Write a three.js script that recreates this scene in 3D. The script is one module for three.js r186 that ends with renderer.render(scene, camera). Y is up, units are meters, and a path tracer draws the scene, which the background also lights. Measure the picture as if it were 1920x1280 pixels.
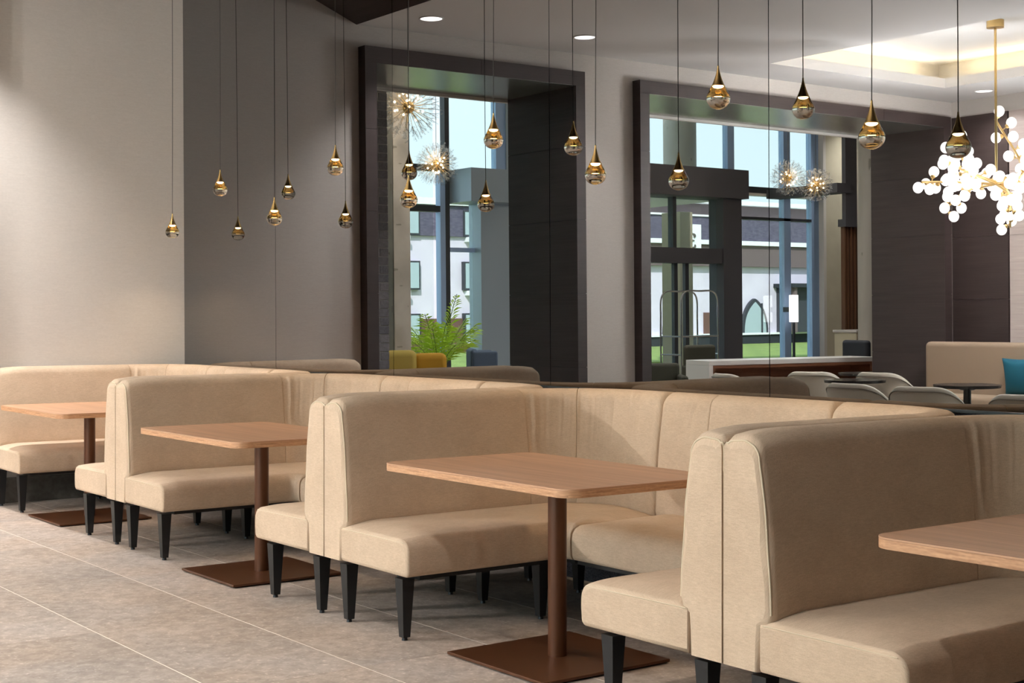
import * as THREE from 'three';
import { RoundedBoxGeometry } from 'three/addons/geometries/RoundedBoxGeometry.js';
import { mergeGeometries, mergeVertices, toCreasedNormals } from 'three/addons/utils/BufferGeometryUtils.js';
import { RectAreaLightUniformsLib } from 'three/addons/lights/RectAreaLightUniformsLib.js';
import { FontLoader } from 'three/addons/loaders/FontLoader.js';
import { TextGeometry } from 'three/addons/geometries/TextGeometry.js';

// ---------------------------------------------------------------- camera, sky, sun, exposure
// x runs along the mirror wall away from the end wall (x = 0), z comes out of the mirror (z = 0), y is up
const scene = new THREE.Scene();
const camera = new THREE.PerspectiveCamera(26.9676, 1.5, 0.05, 200);
camera.position.set(10.84, 1.36, 4.77);
camera.lookAt(10.84 - 0.80174, 1.36, 4.77 - 0.59768);
camera.setViewOffset(1920, 1280, 0, 37, 1920, 1280);
const renderer = new THREE.WebGLRenderer({ antialias: true });
renderer.toneMapping = THREE.LinearToneMapping;
renderer.toneMappingExposure = 1.38;
renderer.shadowMap.enabled = true;
RectAreaLightUniformsLib.init();
scene.background = new THREE.Color().setRGB(0.78, 0.95, 1.0);
scene.backgroundIntensity = 3.2;
const sun = new THREE.DirectionalLight(new THREE.Color(1, 0.96, 0.9), 11);
sun.position.set(14, 30, -9); sun.target.position.set(-12, 0, 14);
sun.castShadow = true; sun.shadow.mapSize.set(2048, 2048);
Object.assign(sun.shadow.camera, { left: -45, right: 45, top: 45, bottom: -45, far: 120 });
scene.add(sun, sun.target);

// ---------------------------------------------------------------- helpers
let seed = 7;
const rnd = () => { seed = (seed * 1664525 + 1013904223) >>> 0; return seed / 4294967296; };
const rr = (a, b) => a + (b - a) * rnd();
const taken = new Map();
function numbered(n) { const k = taken.get(n) ?? 0; taken.set(n, k + 1); return k ? `${n}_${String(k).padStart(3, '0')}` : n; }
function thing(name, label, category, pos = [0, 0, 0], turn = 0, group) {
  const o = new THREE.Group(); o.name = numbered(name); o.position.set(...pos); o.rotation.y = turn;
  o.userData = { label, category }; if (group) o.userData.group = group;
  scene.add(o); return o;
}
function part(name, geo, mat, parent, pos) {
  const m = new THREE.Mesh(geo, mat); m.name = name; m.castShadow = m.receiveShadow = true;
  if (pos) m.position.set(...pos);
  parent.add(m); return m;
}
function struct(name, label, geo, mat) {
  const m = geo ? new THREE.Mesh(geo, mat) : new THREE.Group();
  m.name = numbered(name); m.castShadow = m.receiveShadow = true;
  m.userData = { kind: 'structure', label, category: name.replace(/_.*$/, '') };
  scene.add(m); return m;
}
// boxes by their two corners, with uv in metres taken from the two axes of each face
function uvMetres(g) {
  const p = g.attributes.position, n = g.attributes.normal, uv = new Float32Array(p.count * 2);
  for (let i = 0; i < p.count; i++) {
    const ax = Math.abs(n.getX(i)), ay = Math.abs(n.getY(i)), az = Math.abs(n.getZ(i));
    if (ay >= ax && ay >= az) { uv[2 * i] = p.getX(i); uv[2 * i + 1] = p.getZ(i); }
    else if (ax >= az) { uv[2 * i] = p.getZ(i); uv[2 * i + 1] = p.getY(i); }
    else { uv[2 * i] = p.getX(i); uv[2 * i + 1] = p.getY(i); }
  }
  g.setAttribute('uv', new THREE.BufferAttribute(uv, 2)); return g;
}
function bx(x0, x1, y0, y1, z0, z1, r = 0) {
  const w = Math.abs(x1 - x0), h = Math.abs(y1 - y0), d = Math.abs(z1 - z0);
  const g = r > 0 ? new RoundedBoxGeometry(w, h, d, 2, Math.min(r, w / 2.01, h / 2.01, d / 2.01)) : new THREE.BoxGeometry(w, h, d);
  g.translate((x0 + x1) / 2, (y0 + y1) / 2, (z0 + z1) / 2);
  return uvMetres(g.index ? g.toNonIndexed() : g);
}
const join = (list) => mergeGeometries(list.map((g) => { const h = g.index ? g.toNonIndexed() : g; for (const k of Object.keys(h.attributes)) if (!['position', 'normal', 'uv'].includes(k)) h.deleteAttribute(k); return h; }));
function tube(points, r, seg = 24, rad = 8) { return new THREE.TubeGeometry(new THREE.CatmullRomCurve3(points.map((p) => new THREE.Vector3(...p))), seg, r, rad); }
function rod(a, b, r0, r1 = r0, n = 10) {
  const A = new THREE.Vector3(...a), B = new THREE.Vector3(...b), d = B.clone().sub(A);
  const g = new THREE.CylinderGeometry(r1, r0, d.length(), n);
  g.applyQuaternion(new THREE.Quaternion().setFromUnitVectors(new THREE.Vector3(0, 1, 0), d.clone().normalize()));
  return g.translate((a[0] + b[0]) / 2, (a[1] + b[1]) / 2, (a[2] + b[2]) / 2);
}

// periodic value noise
function noiseGrid(n, s) { let q = s >>> 0; const a = new Float32Array(n * n); for (let i = 0; i < n * n; i++) { q = (q * 1664525 + 1013904223) >>> 0; a[i] = q / 4294967296; } return a; }
const grids = new Map();
function vn(u, v, nx, ny, s) {
  const N = 256; if (!grids.has(s)) grids.set(s, noiseGrid(N, s * 7919 + 13));
  const a = grids.get(s); const x = u * nx, y = v * ny, xi = Math.floor(x), yi = Math.floor(y); let fx = x - xi, fy = y - yi;
  fx = fx * fx * (3 - 2 * fx); fy = fy * fy * (3 - 2 * fy);
  const g = (i, j) => a[(((j % ny) + ny) % ny % N) * N + (((i % nx) + nx) % nx % N)];
  return (g(xi, yi) * (1 - fx) + g(xi + 1, yi) * fx) * (1 - fy) + (g(xi, yi + 1) * (1 - fx) + g(xi + 1, yi + 1) * fx) * fy;
}
function fbm(u, v, nx, ny, oct, s) { let t = 0, a = 0.5, w = 0; for (let o = 0; o < oct; o++) { t += a * vn(u, v, nx << o, ny << o, s + o); w += a; a *= 0.5; } return t / w; }
function tex(size, metres, fn, color = true) {
  const d = new Uint8Array(size * size * 4);
  for (let j = 0; j < size; j++) for (let i = 0; i < size; i++) {
    const c = fn(i / size, j / size), k = (j * size + i) * 4;
    for (let q = 0; q < 3; q++) d[k + q] = Math.max(0, Math.min(255, Math.round(c[q])));
    d[k + 3] = 255;
  }
  const t = new THREE.DataTexture(d, size, size); t.wrapS = t.wrapT = THREE.RepeatWrapping; t.magFilter = t.minFilter = THREE.LinearFilter;
  if (color) t.colorSpace = THREE.SRGBColorSpace;
  const [mx, my] = Array.isArray(metres) ? metres : [metres, metres]; t.repeat.set(1 / mx, 1 / my); t.needsUpdate = true; return t;
}
const std = (o) => new THREE.MeshStandardMaterial(o);
const phys = (o) => new THREE.MeshPhysicalMaterial(o);
const lin = (r, g, b) => new THREE.Color().setRGB(r, g, b);

// ---------------------------------------------------------------- materials
const M = {};
{
  const fab = (u, v) => { const m = fbm(u, v, 4, 4, 4, 3), f = vn(u, v, 200, 256, 9), h = vn(u, v, 40, 250, 15), k = fbm(u, v, 24, 24, 2, 21); return 0.42 * m + 0.2 * f + 0.24 * h + 0.14 * k; };
  const fabricMap = tex(512, 0.6, (u, v) => { const t = (fab(u, v) - 0.5) * 46; return [199 + t, 175 + t, 151 + t * 0.95]; });
  const fabricBump = tex(512, 0.25, (u, v) => { const a = vn(u, v, 220, 56, 31) * 0.5 + vn(u, v, 56, 220, 32) * 0.5; return [a * 255, a * 255, a * 255]; }, false);
  M.fabric = phys({ map: fabricMap, bumpMap: fabricBump, bumpScale: 0.0006, roughness: 0.92, sheen: 0.25, sheenColor: lin(0.5, 0.42, 0.32), sheenRoughness: 0.6 });
  M.piping = std({ color: '#d3c2a8', roughness: 0.85 });
  M.blackMetal = std({ color: '#17181a', roughness: 0.45 });
  M.glide = std({ color: '#3c3d40', roughness: 0.35, metalness: 0.7 });
  const tile = (u, v) => { const a = fbm(u, v, 5, 5, 5, 41), b = fbm(u, v, 50, 50, 2, 51), s = vn(u, v, 190, 190, 61), s2 = vn(u, v, 120, 120, 63); let t = (a - 0.5) * 22 + (b - 0.5) * 34 + (s - 0.5) * 14; if (s > 0.86) t += (s - 0.86) * 260; if (s2 < 0.1) t -= (0.1 - s2) * 300; return t; };
  const tileMap = tex(1024, 1.7, (u, v) => { const t = tile(u, v), w = (fbm(u, v, 3, 3, 3, 71) - 0.5) * 14; return [170 + t + w, 154 + t, 141 + t - w]; });
  const tileBump = tex(512, 0.85, (u, v) => { const t = 128 + tile(u, v) * 1.6; return [t, t, t]; }, false);
  M.tile = [0, 1, 2, 3].map((i) => std({ map: tileMap, bumpMap: tileBump, bumpScale: 0.001, roughness: 0.62, color: new THREE.Color().setScalar(0.94 + 0.03 * i) }));
  M.grout = std({ color: '#efe6da', roughness: 0.9 });
  const grain = (u, v) => { const w = fbm(u, v, 3, 10, 3, 81), l = vn(u + 0.02 * w, v, 6, 150, 85) * 0.5 + vn(u, v + 0.03 * w, 10, 256, 87) * 0.35 + fbm(u, v, 2, 24, 3, 89) * 0.9; return l - 0.9; };
  const wood = tex(1024, [1.6, 0.8], (u, v) => { const t = grain(u, v) * 30; return [192 + t, 147 + t * 0.95, 114 + t * 0.85]; });
  M.wood = std({ map: wood, roughness: 0.42 });
  M.woodEdge = std({ map: (() => { const t = tex(256, [0.6, 0.03], (u, v) => { const q = (vn(u, v, 8, 6, 91) - 0.5) * 34 + (vn(u, v, 60, 10, 92) - 0.5) * 18; return [190 + q, 143 + q, 106 + q * 0.9]; }); return t; })(), roughness: 0.55 });
  M.bronze = std({ color: '#5a3620', roughness: 0.36, metalness: 0.35 });
  const cover = tex(512, 1.2, (u, v) => { const t = (vn(u, v, 24, 250, 101) - 0.5) * 4 + (vn(u, v, 100, 200, 102) - 0.5) * 5 + (fbm(u, v, 3, 3, 2, 103) - 0.5) * 4; return [206 + t, 199 + t, 192 + t]; });
  M.wall = std({ map: cover, roughness: 0.9 });
  M.ceiling = std({ color: '#dedddc', roughness: 0.95 });
  M.plain = std({ color: '#cfc9c2', roughness: 0.9 });
  M.slate = std({ map: tex(512, 0.4, (u, v) => { const t = (vn(u, v, 256, 120, 111) - 0.5) * 60 + (vn(u, v, 60, 200, 112) - 0.5) * 40 + (fbm(u, v, 12, 12, 3, 113) - 0.5) * 40; return [66 + t, 69 + t, 82 + t]; }), roughness: 0.7 });
  M.baseTile = std({ map: tex(256, 0.5, (u, v) => { const t = (fbm(u, v, 20, 20, 3, 121) - 0.5) * 30; return [92 + t, 86 + t, 80 + t]; }), roughness: 0.6 });
  M.darkWood = std({ map: tex(512, [1.2, 0.6], (u, v) => { const t = (vn(u, v, 4, 160, 131) - 0.5) * 10 + (fbm(u, v, 3, 12, 3, 132) - 0.5) * 12; return [62 + t, 50 + t, 48 + t]; }), roughness: 0.5 });
  M.blackWood = std({ color: '#2b2626', roughness: 0.5 });
  M.soffit = std({ color: '#a8aaa6', roughness: 0.22, metalness: 0.75 });
  M.mirror = std({ color: lin(0.262, 0.262, 0.268), roughness: 0.0, metalness: 1.0 });
  M.mirrorEdge = std({ color: '#596266', roughness: 0.15, metalness: 0.6 });
  M.gold = std({ color: lin(0.95, 0.66, 0.27), roughness: 0.27, metalness: 1 });
  M.brass = std({ color: lin(0.72, 0.52, 0.24), roughness: 0.28, metalness: 1 });
  M.pendantGlass = phys({ color: 0xffffff, transmission: 1, thickness: 0.1, ior: 1.47, roughness: 0, attenuationColor: new THREE.Color(1.0, 0.9, 0.7), attenuationDistance: 0.2 });
  M.amberGlass = phys({ color: 0xffffff, transmission: 1, thickness: 0.1, ior: 1.47, roughness: 0, attenuationColor: new THREE.Color(1.0, 0.72, 0.28), attenuationDistance: 0.075 });
  M.cord = std({ color: '#3a3836', roughness: 0.7 });
  M.warmLed = std({ color: '#fff3d8', emissive: new THREE.Color(1, 0.76, 0.42), emissiveIntensity: 16 });
  M.coolLed = std({ color: '#ffffff', emissive: new THREE.Color(1, 0.97, 0.92), emissiveIntensity: 7 });
  M.coveLed = std({ color: '#fff1cf', emissive: new THREE.Color(1, 0.8, 0.48), emissiveIntensity: 5 });
  M.globe = std({ color: '#ffffff', emissive: new THREE.Color(1, 0.95, 0.86), emissiveIntensity: 2.9, roughness: 0.3 });
  M.crystal = phys({ color: 0xffffff, transmission: 1, thickness: 0, roughness: 0.08, ior: 1.5, specularIntensity: 1 });
  M.whiteTrim = std({ color: '#e6e4df', roughness: 0.6 });
  M.glass = phys({ color: lin(0.93, 0.97, 0.96), transmission: 1, thickness: 0, roughness: 0, ior: 1.45 });
  M.mullion = std({ color: '#a3bfe4', roughness: 0.5, metalness: 0.3 });
  M.darkMullion = std({ color: '#3d4248', roughness: 0.5, metalness: 0.2 });
  M.bluePanel = std({ color: '#a3b4c2', roughness: 0.35, metalness: 0.25 });
  M.concrete = std({ map: tex(512, 1.5, (u, v) => { const t = (fbm(u, v, 4, 4, 5, 141) - 0.5) * 60 + (vn(u, v, 30, 30, 142) < 0.06 ? -40 : 0); return [176 + t, 171 + t, 162 + t]; }), roughness: 0.85 });
  M.brick = [0, 1, 2].map((i) => std({ map: tex(128, 0.2, (u, v) => { const t = (fbm(u, v, 16, 16, 3, 151 + i) - 0.5) * 40; return [128 + 10 * i + t, 128 + 9 * i + t, 134 + 8 * i + t]; }), roughness: 0.9 }));
  M.mortar = std({ color: '#b9b9b4', roughness: 0.95 });
  M.sandWall = std({ map: tex(256, 1, (u, v) => { const t = (fbm(u, v, 6, 6, 4, 161) - 0.5) * 14; return [214 + t, 208 + t, 184 + t]; }), roughness: 0.9 });
  M.charcoal = std({ color: '#4b4c53', roughness: 0.7 });
  M.slatWood = std({ color: '#6b4a35', roughness: 0.55 });
  M.walnut = std({ map: tex(512, [1, 0.5], (u, v) => { const t = grain(u, v) * 34; return [122 + t, 78 + t, 52 + t]; }), roughness: 0.5 });
  M.quartz = std({ color: '#d6d5d2', roughness: 0.3 });
  M.cream = std({ color: '#c6bfb0', roughness: 0.5 });
  M.creamPiping = std({ color: '#8f887c', roughness: 0.6 });
  M.mustard = std({ color: '#b78a22', roughness: 0.85 });
  M.paleMustard = std({ color: '#b9a352', roughness: 0.85 });
  M.navy = std({ color: '#4a5b70', roughness: 0.8 });
  M.ink = std({ color: '#23262e', roughness: 0.7 });
  M.olive = std({ color: '#3a3a2e', roughness: 0.8 });
  M.taupe = std({ color: '#9a8671', roughness: 0.9 });
  M.teal = std({ map: tex(256, 0.3, (u, v) => { const t = (vn(u, v, 200, 60, 171) - 0.5) * 14; return [12 + t, 92 + t, 112 + t]; }), roughness: 0.75 });
  M.tableBlack = std({ color: '#101114', roughness: 0.18 });
  M.chrome = std({ color: '#d9dadb', roughness: 0.12, metalness: 1 });
    M.leaf = phys({ color: '#b4d83a', roughness: 0.9, transmission: 0.35, thickness: 0 });
  M.stem = std({ color: '#6d8a35', roughness: 0.8 });
  M.pot = std({ color: '#3a3b3d', roughness: 0.6 });
  M.grass = std({ map: tex(512, 2.2, (u, v) => { const t = (vn(u, v, 200, 200, 181) - 0.5) * 50 + (fbm(u, v, 8, 8, 4, 182) - 0.5) * 50; return [124 + t, 146 + t, 76 + t * 0.6]; }), roughness: 1 });
  M.bldWhite = std({ map: tex(256, 3, (u, v) => { const t = (fbm(u, v, 6, 6, 4, 191) - 0.5) * 16; return [214 + t, 207 + t, 226 + t]; }), roughness: 0.9 });
  M.bldRoof = std({ map: tex(256, 2, (u, v) => { const t = (vn(u, v, 20, 60, 201) - 0.5) * 24; return [92 + t, 88 + t, 108 + t]; }), roughness: 0.85 });
  M.bldBrown = std({ color: '#6e6062', roughness: 0.9 });
  M.bldLine = std({ color: '#e9edf2', roughness: 0.8 });
  M.bldBase = std({ color: '#2c3138', roughness: 0.9 });
  M.bldBrick = std({ color: '#6c4f49', roughness: 0.9 });
  M.bldStone = std({ color: '#9a917c', roughness: 0.9 });
  M.bldPane = std({ color: '#aebfc6', roughness: 0.1, metalness: 0.2 });
  M.bldFrame = std({ color: '#3a3d45', roughness: 0.7 });
  M.sign = std({ color: '#5a5650', roughness: 0.7 });
  M.paving = std({ color: '#bdb9b1', roughness: 0.95 });
}

// ---------------------------------------------------------------- the room
const CEIL = 3.95, ROOM_X = 15.2, ROOM_Z = 10.1;
{
  const floor = struct('floor', 'floor of large stone-look tiles with pale joints', bx(-0.02, ROOM_X, -0.14, -0.0012, -0.2, ROOM_Z), M.grout);
  const TW = 1.24, TD = 0.618, variants = [];
  for (let v = 0; v < 4; v++) { const g = bx(-TW / 2 + 0.0012, TW / 2 - 0.0012, -0.001, 0, -TD / 2 + 0.0032, TD / 2 - 0.0032); const uv = g.attributes.uv; for (let i = 0; i < uv.count; i++) uv.setXY(i, uv.getX(i) + 0.413 * v, uv.getY(i) + 0.677 * v); variants.push(g); }
  for (let i = 0; i < 13; i++) for (let j = 0; j < 17; j++) {
    const x = 1.03 - TW / 2 + TW * i, z = 0.032 + TD / 2 + TD * j; if (x + TW / 2 > ROOM_X + 0.05 || z + TD / 2 > ROOM_Z + 0.6) continue;
    const t = part('tile', variants[(i * 7 + j * 3) % 4], M.tile[(i * 5 + j * 2 + ((i * j) % 3)) % 4], floor, [x, 0, z]); t.rotation.y = (i + 2 * j) % 3 ? 0 : Math.PI;
  }
}
// mirror wall: dark speckled cladding below, five-plus tall grey-tinted mirror panels above, leaning a hair into the room
{
  const wall = struct('wall_back', 'dark speckled wall behind the banquettes, clad above with tall tinted mirror panels', bx(-0.02, ROOM_X, 0, 4.75, -0.25, -0.012), M.slate);
  for (let i = 0; i < 9; i++) {
    const m = part('mirror_panel', bx(0.0015, 1.594, 0.014, 3.6, -0.006, 0), M.mirror, wall, [i * 1.597, 1.0, 0]); m.rotation.x = 0.0055;
    m.userData.label = 'tall grey-tinted mirror panel';
  }
  part('mirror_channel', bx(0, ROOM_X, 1.002, 1.014, -0.012, 0.008), M.mirrorEdge, wall);
}
// end wall with two deep openings
const LW = -1.0;
struct('wall_left', 'pale woven wallcovering on the end wall, pierced by two deep dark-framed openings', join([
  bx(LW, 0, 0, 5.8, -0.25, 1.655), bx(LW, 0, 0, 5.8, 4.145, 4.865), bx(LW, 0, 3.755, 5.8, 1.655, 4.145), bx(LW, 0, 3.745, 5.8, 4.865, 9.935), bx(LW, 0, 0, 5.8, 9.935, 10.35)]), M.wall);
struct('baseboard_left', 'dark tile base along the foot of the end wall', bx(0.0005, 0.012, 0.0005, 0.19, 0, 1.65), M.baseTile);
struct('wall_front', 'wall facing the mirror, with a row of tall windows behind the camera', join([
  bx(0, 1.5, 0, 4.75, ROOM_Z, 10.35), bx(1.5, 10, 0, 0.3, ROOM_Z, 10.35), bx(1.5, 10, 3.7, 4.75, ROOM_Z, 10.35), bx(10, ROOM_X + 0.2, 0, 4.75, ROOM_Z, 10.35)]), M.plain);
struct('wall_right', 'dark wood wall behind the camera', bx(ROOM_X, ROOM_X + 0.2, 0, 4.75, -0.25, ROOM_Z), M.darkWood);
{
  const w = struct('window_2', 'row of tall metal-framed windows in the wall facing the mirror');
  for (let i = 0; i <= 5; i++) part('mullion', bx(1.5 + i * 1.7 - 0.035, 1.5 + i * 1.7 + 0.035, 0.3, 3.7, 10.15, 10.25), M.darkMullion, w);
  part('transom', bx(1.5, 10, 2.72, 2.78, 10.16, 10.24), M.darkMullion, w);
  part('sill', bx(1.5, 10, 0.3, 0.33, 10.1, 10.3), M.whiteTrim, w);
  for (let i = 0; i < 5; i++) for (const [a, b] of [[0.33, 2.72], [2.78, 3.7]]) part('pane', bx(1.535 + i * 1.7, 3.165 + i * 1.7, a, b, 10.198, 10.202), M.glass, w);
}
// cladding on the wall facing the mirror
{
  const c = struct('trim_3', 'dark wood and pale wood panels on the wall facing the mirror');
  for (let k = 0; k < 5; k++) { const a = k * 0.76, b = Math.min(3.75, a + 0.756); part('panel', bx(0.035, 0.815, a, b, 10.06, 10.099), M.darkWood, c); part('panel', bx(0.83, 1.45, a, b, 10.07, 10.099), M.cladding ?? (M.cladding = std({ map: tex(256, [1, 0.4], (u, v) => { const t = (vn(u, v, 4, 120, 211) - 0.5) * 16 + (fbm(u, v, 3, 9, 3, 212) - 0.5) * 16; return [196 + t, 182 + t, 176 + t]; }), roughness: 0.7 })), c); }
}
// ceiling with a lit tray, a dark raked soffit over the booths and a roof slab above it all
const TX0 = 0.68, TX1 = 3.9, TZ0 = 6.15, TZ1 = 9.05;
{
  const c = struct('ceiling', 'smooth pale plaster ceiling with a rectangular light tray', join([
    bx(0, ROOM_X, CEIL, 4.06, 1.64, TZ0), bx(0, ROOM_X, CEIL, 4.06, TZ1, ROOM_Z), bx(0, TX0, CEIL, 4.06, TZ0, TZ1), bx(TX1, ROOM_X, CEIL, 4.06, TZ0, TZ1),
    bx(0, ROOM_X, 4.3, 4.36, 4.6, ROOM_Z), bx(0.25, 0.3, 4.06, 4.3, TZ0 - 0.4, TZ1 + 0.4), bx(TX1 + 0.35, TX1 + 0.4, 4.06, 4.3, TZ0 - 0.4, TZ1 + 0.4), bx(0.3, TX1 + 0.35, 4.06, 4.3, TZ0 - 0.45, TZ0 - 0.4), bx(0.3, TX1 + 0.35, 4.06, 4.3, TZ1 + 0.4, TZ1 + 0.45)]), M.ceiling);
  // lit cove strips lying on the tray's ledge
  for (const [x0, x1, z0, z1] of [[TX0, TX1, TZ0 - 0.2, TZ0 - 0.17], [TX0, TX1, TZ1 + 0.17, TZ1 + 0.2], [TX0 - 0.2, TX0 - 0.17, TZ0, TZ1], [TX1 + 0.17, TX1 + 0.2, TZ0, TZ1]]) {
    part('cove_light_strip', bx(x0, x1, 4.061, 4.075, z0, z1), M.coveLed, c);
    const w = Math.max(x1 - x0, z1 - z0), along = x1 - x0 > 1;
    const l = new THREE.RectAreaLight(new THREE.Color(1, 0.78, 0.45), 90, along ? w : 0.03, along ? 0.03 : w);
    l.position.set((x0 + x1) / 2, 4.08, (z0 + z1) / 2); l.lookAt((x0 + x1) / 2, 9, (z0 + z1) / 2); if (!along) { l.rotation.set(Math.PI / 2, 0, 0); } else l.rotation.set(Math.PI / 2, 0, 0);
    scene.add(l);
  }
  const s = new THREE.Shape(); s.moveTo(1.64, CEIL); s.lineTo(0, 4.62); s.lineTo(0, 4.75); s.lineTo(1.7, 4.75); s.lineTo(1.7, CEIL + 0.11); s.lineTo(1.64, CEIL + 0.11);
  const g = new THREE.ExtrudeGeometry(s, { depth: ROOM_X, bevelEnabled: false }); g.rotateY(-Math.PI / 2); g.translate(ROOM_X, 0, 0);
  // shape x becomes z, extrusion becomes x
  struct('ceiling', 'dark brown raked soffit above the booths', uvMetres(g), M.darkWood);
  struct('ceiling', 'roof slab', bx(LW, ROOM_X + 0.2, 4.75, 4.9, -0.25, 10.35), M.plain);
}
// deep dark frames round the openings
function portal(n, z0, z1, i0, i1, top, label) {
  const o = struct(`trim_${n}`, label), F = 0.115, ys = [0, 0.15, 0.87, 1.59, 2.31, 3.03, 3.62];
  for (const [a, b] of [[z0, i0], [i1, z1]]) {
    part('core', bx(LW + 0.01, F - 0.006, 0, 3.62, a + 0.006, b - 0.006), M.blackWood, o);
    for (let k = 0; k + 1 < ys.length; k++) part('jamb_panel', bx(LW, F, ys[k] + 0.002, ys[k + 1] - 0.002, a, b), M.darkWood, o);
  }
  part('core', bx(LW + 0.01, F - 0.006, 3.635, top - 0.006, z0 + 0.006, z1 - 0.006), M.blackWood, o);
  const k = Math.round((z1 - z0) / 1.25), L = (z1 - z0) / k;
  for (let i = 0; i < k; i++) part('head_panel', bx(LW, F, 3.612, top, z0 + i * L + 0.002 * (i > 0), z0 + (i + 1) * L - 0.002 * (i < k - 1)), M.darkWood, o);
  for (let i = 0; i < k; i++) part('soffit_panel', bx(LW + 0.001, F - 0.004, 3.6095, 3.612, Math.max(i0, z0 + i * L) + 0.001, Math.min(i1, z0 + (i + 1) * L) - 0.001), M.soffit, o);
  part('edge_trim', bx(LW - 0.05, LW, 3.58, 3.66, i0 - 0.3, i1 + 0.3), M.whiteTrim, o);
  return o;
}
portal(1, 1.655, 4.145, 1.772, 4.03, 3.755, 'deep dark wood frame round the narrower opening beside the booths');
portal(2, 4.865, 9.935, 4.99, 9.80, 3.745, 'deep dark wood frame round the wide opening');

// ---------------------------------------------------------------- the lobby beyond the openings
struct('floor', 'lobby floor', bx(-9.1, 0, -0.14, -0.001, 0.6, 20), M.tile[0]);
struct('ceiling', 'lobby ceiling', bx(-9.3, LW, 5.75, 5.95, 0.4, 20.2), M.ceiling);
struct('wall_lobby_near', 'lobby side wall', bx(-9.3, LW, 0, 5.8, 0.4, 0.6), M.charcoal);
struct('wall_lobby_far', 'lobby end wall', bx(-9.3, LW, 0, 5.8, 20, 20.2), M.plain);
struct('wall_lobby_right', 'lobby inner wall past the openings', bx(LW, LW + 0.2, 0, 5.8, 10.35, 20.2), M.charcoal);
{
  const w = struct('window_1', 'tall glazed lobby front with grey metal framing'), X = -9, D = 0.14;
  const bar = (n, z0, z1, y0, y1, m = M.mullion, d = D) => part(n, bx(X - d / 2, X + d / 2, y0, y1, z0, z1), m, w);
  const pane = (z0, z1, y0, y1) => part('pane', bx(X - 0.004, X + 0.004, y0, y1, z0, z1), M.glass, w);
  // left half
  for (const z of [0.6, 2.6, 4.6, 6.5]) { bar('mullion', z, z + 0.1, 0, 5.75); pane(z + 0.1, z + 1.9, 0.1, 3.1); pane(z + 0.1, z + 1.9, 3.2, 5.75); }
  bar('mullion', 8.5, 8.6, 0, 3.75); bar('mullion', 8.6, 8.69, 0, 5.75, M.darkMullion);
  bar('transom', 0.6, 8.5, 3.1, 3.2, M.darkMullion); bar('transom', 5, 8.6, 3.78, 3.88, M.darkMullion); bar('transom', 8.69, 9.2, 2.44, 2.51); bar('sill', 0.6, 9.2, 0, 0.1);
  pane(8.69, 9.2, 0.1, 2.44); pane(8.69, 9.2, 2.51, 3.25); pane(8.69, 9.66, 3.8, 5.75);
  part('beam', bx(-9.1, -8.3, 3.25, 3.8, 8.69, 10), M.bluePanel, w); part('blue_panel', bx(-9.1, -8.75, 0, 3.25, 9.2, 9.86), M.bluePanel, w);
  bar('mullion', 9.66, 9.86, 3.8, 5.75); part('dark_panel', bx(-9.1, -8.9, 0, 5.75, 9.86, 12.6), M.bluePanel, w);
  // right half: entrance and tall bays
  bar('mullion', 12.6, 12.7, 0, 5.75); pane(12.7, 15.26, 4.13, 5.75);
  part('lintel', bx(-9.3, -8.6, 3.575, 4.13, 12.7, 15.5), M.charcoal, w);
  bar('mullion', 15.26, 15.44, 4.13, 5.75); part('door_jamb', bx(-9.2, -8.8, 0, 3.575, 15.0, 15.5), M.charcoal, w);
  part('door_head', bx(-9.15, -8.85, 2.32, 2.61, 12.7, 15.0), M.charcoal, w);
  bar('mullion', 13.79, 13.88, 2.61, 3.575, M.darkMullion); pane(12.7, 13.79, 2.61, 3.575); pane(13.88, 15.0, 2.61, 3.575);
  for (const z of [13.84, 14.13]) bar('door_stile', z, z + 0.09, 0, 2.32, M.darkMullion, 0.08);
  pane(12.7, 13.84, 0, 2.32); pane(14.22, 15.0, 0, 2.32);
  bar('mullion', 16.85, 17.04, 0, 5.75); bar('mullion', 17.67, 17.89, 0, 5.75);
  bar('transom', 15.5, 17.67, 3.74, 3.86, M.darkMullion, 0.2); bar('transom', 15.5, 17.67, 3.69, 3.735, M.whiteTrim, 0.2); bar('transom', 15.5, 17.67, 3.21, 3.265, M.darkMullion);
  bar('sill', 15.5, 17.67, 0, 0.1);
  for (const [a, b] of [[15.5, 16.85], [17.04, 17.67]]) { pane(a, b, 0.1, 3.21); pane(a, b, 3.265, 3.69); pane(a, b, 3.86, 5.75); }
  part('end_trim', bx(-9.1, -8.8, 0, 5.75, 17.89, 17.97), M.whiteTrim, w);
  part('head', bx(-9.15, -8.85, 5.7, 5.8, 0.4, 20), M.darkMullion, w);
}
struct('wall_lobby_sand', 'pale sand coloured lobby wall beside the glazing', bx(-9.2, -8.8, 0, 5.8, 17.97, 20), M.sandWall);
{
  const w = struct('wall_lobby_slats', 'charcoal lobby wall with upright wood slats below');
  part('upper_wall', bx(-7.14, -7.05, 3.12, 5.75, 16.5, 20), M.charcoal, w); part('lower_wall', bx(-7.14, -7.1, 0, 3.0, 16.5, 20), M.blackWood, w);
  part('ledge', bx(-7.14, -6.95, 2.98, 3.12, 16.38, 20), M.charcoal, w); part('end_board', bx(-7.14, -7.05, 0, 2.98, 16.46, 16.5), M.slatWood, w);
  const g = bx(-7.1, -7.06, 0, 2.98, 0, 0.045); for (let k = 0; k < 14; k++) part('slat', g, M.slatWood, w, [0, 0, 16.55 + k * 0.105]);
  part('beam', bx(-8.8, -7.0, 3.62, 3.8, 16.2, 16.6), M.charcoal, w);
}
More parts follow.
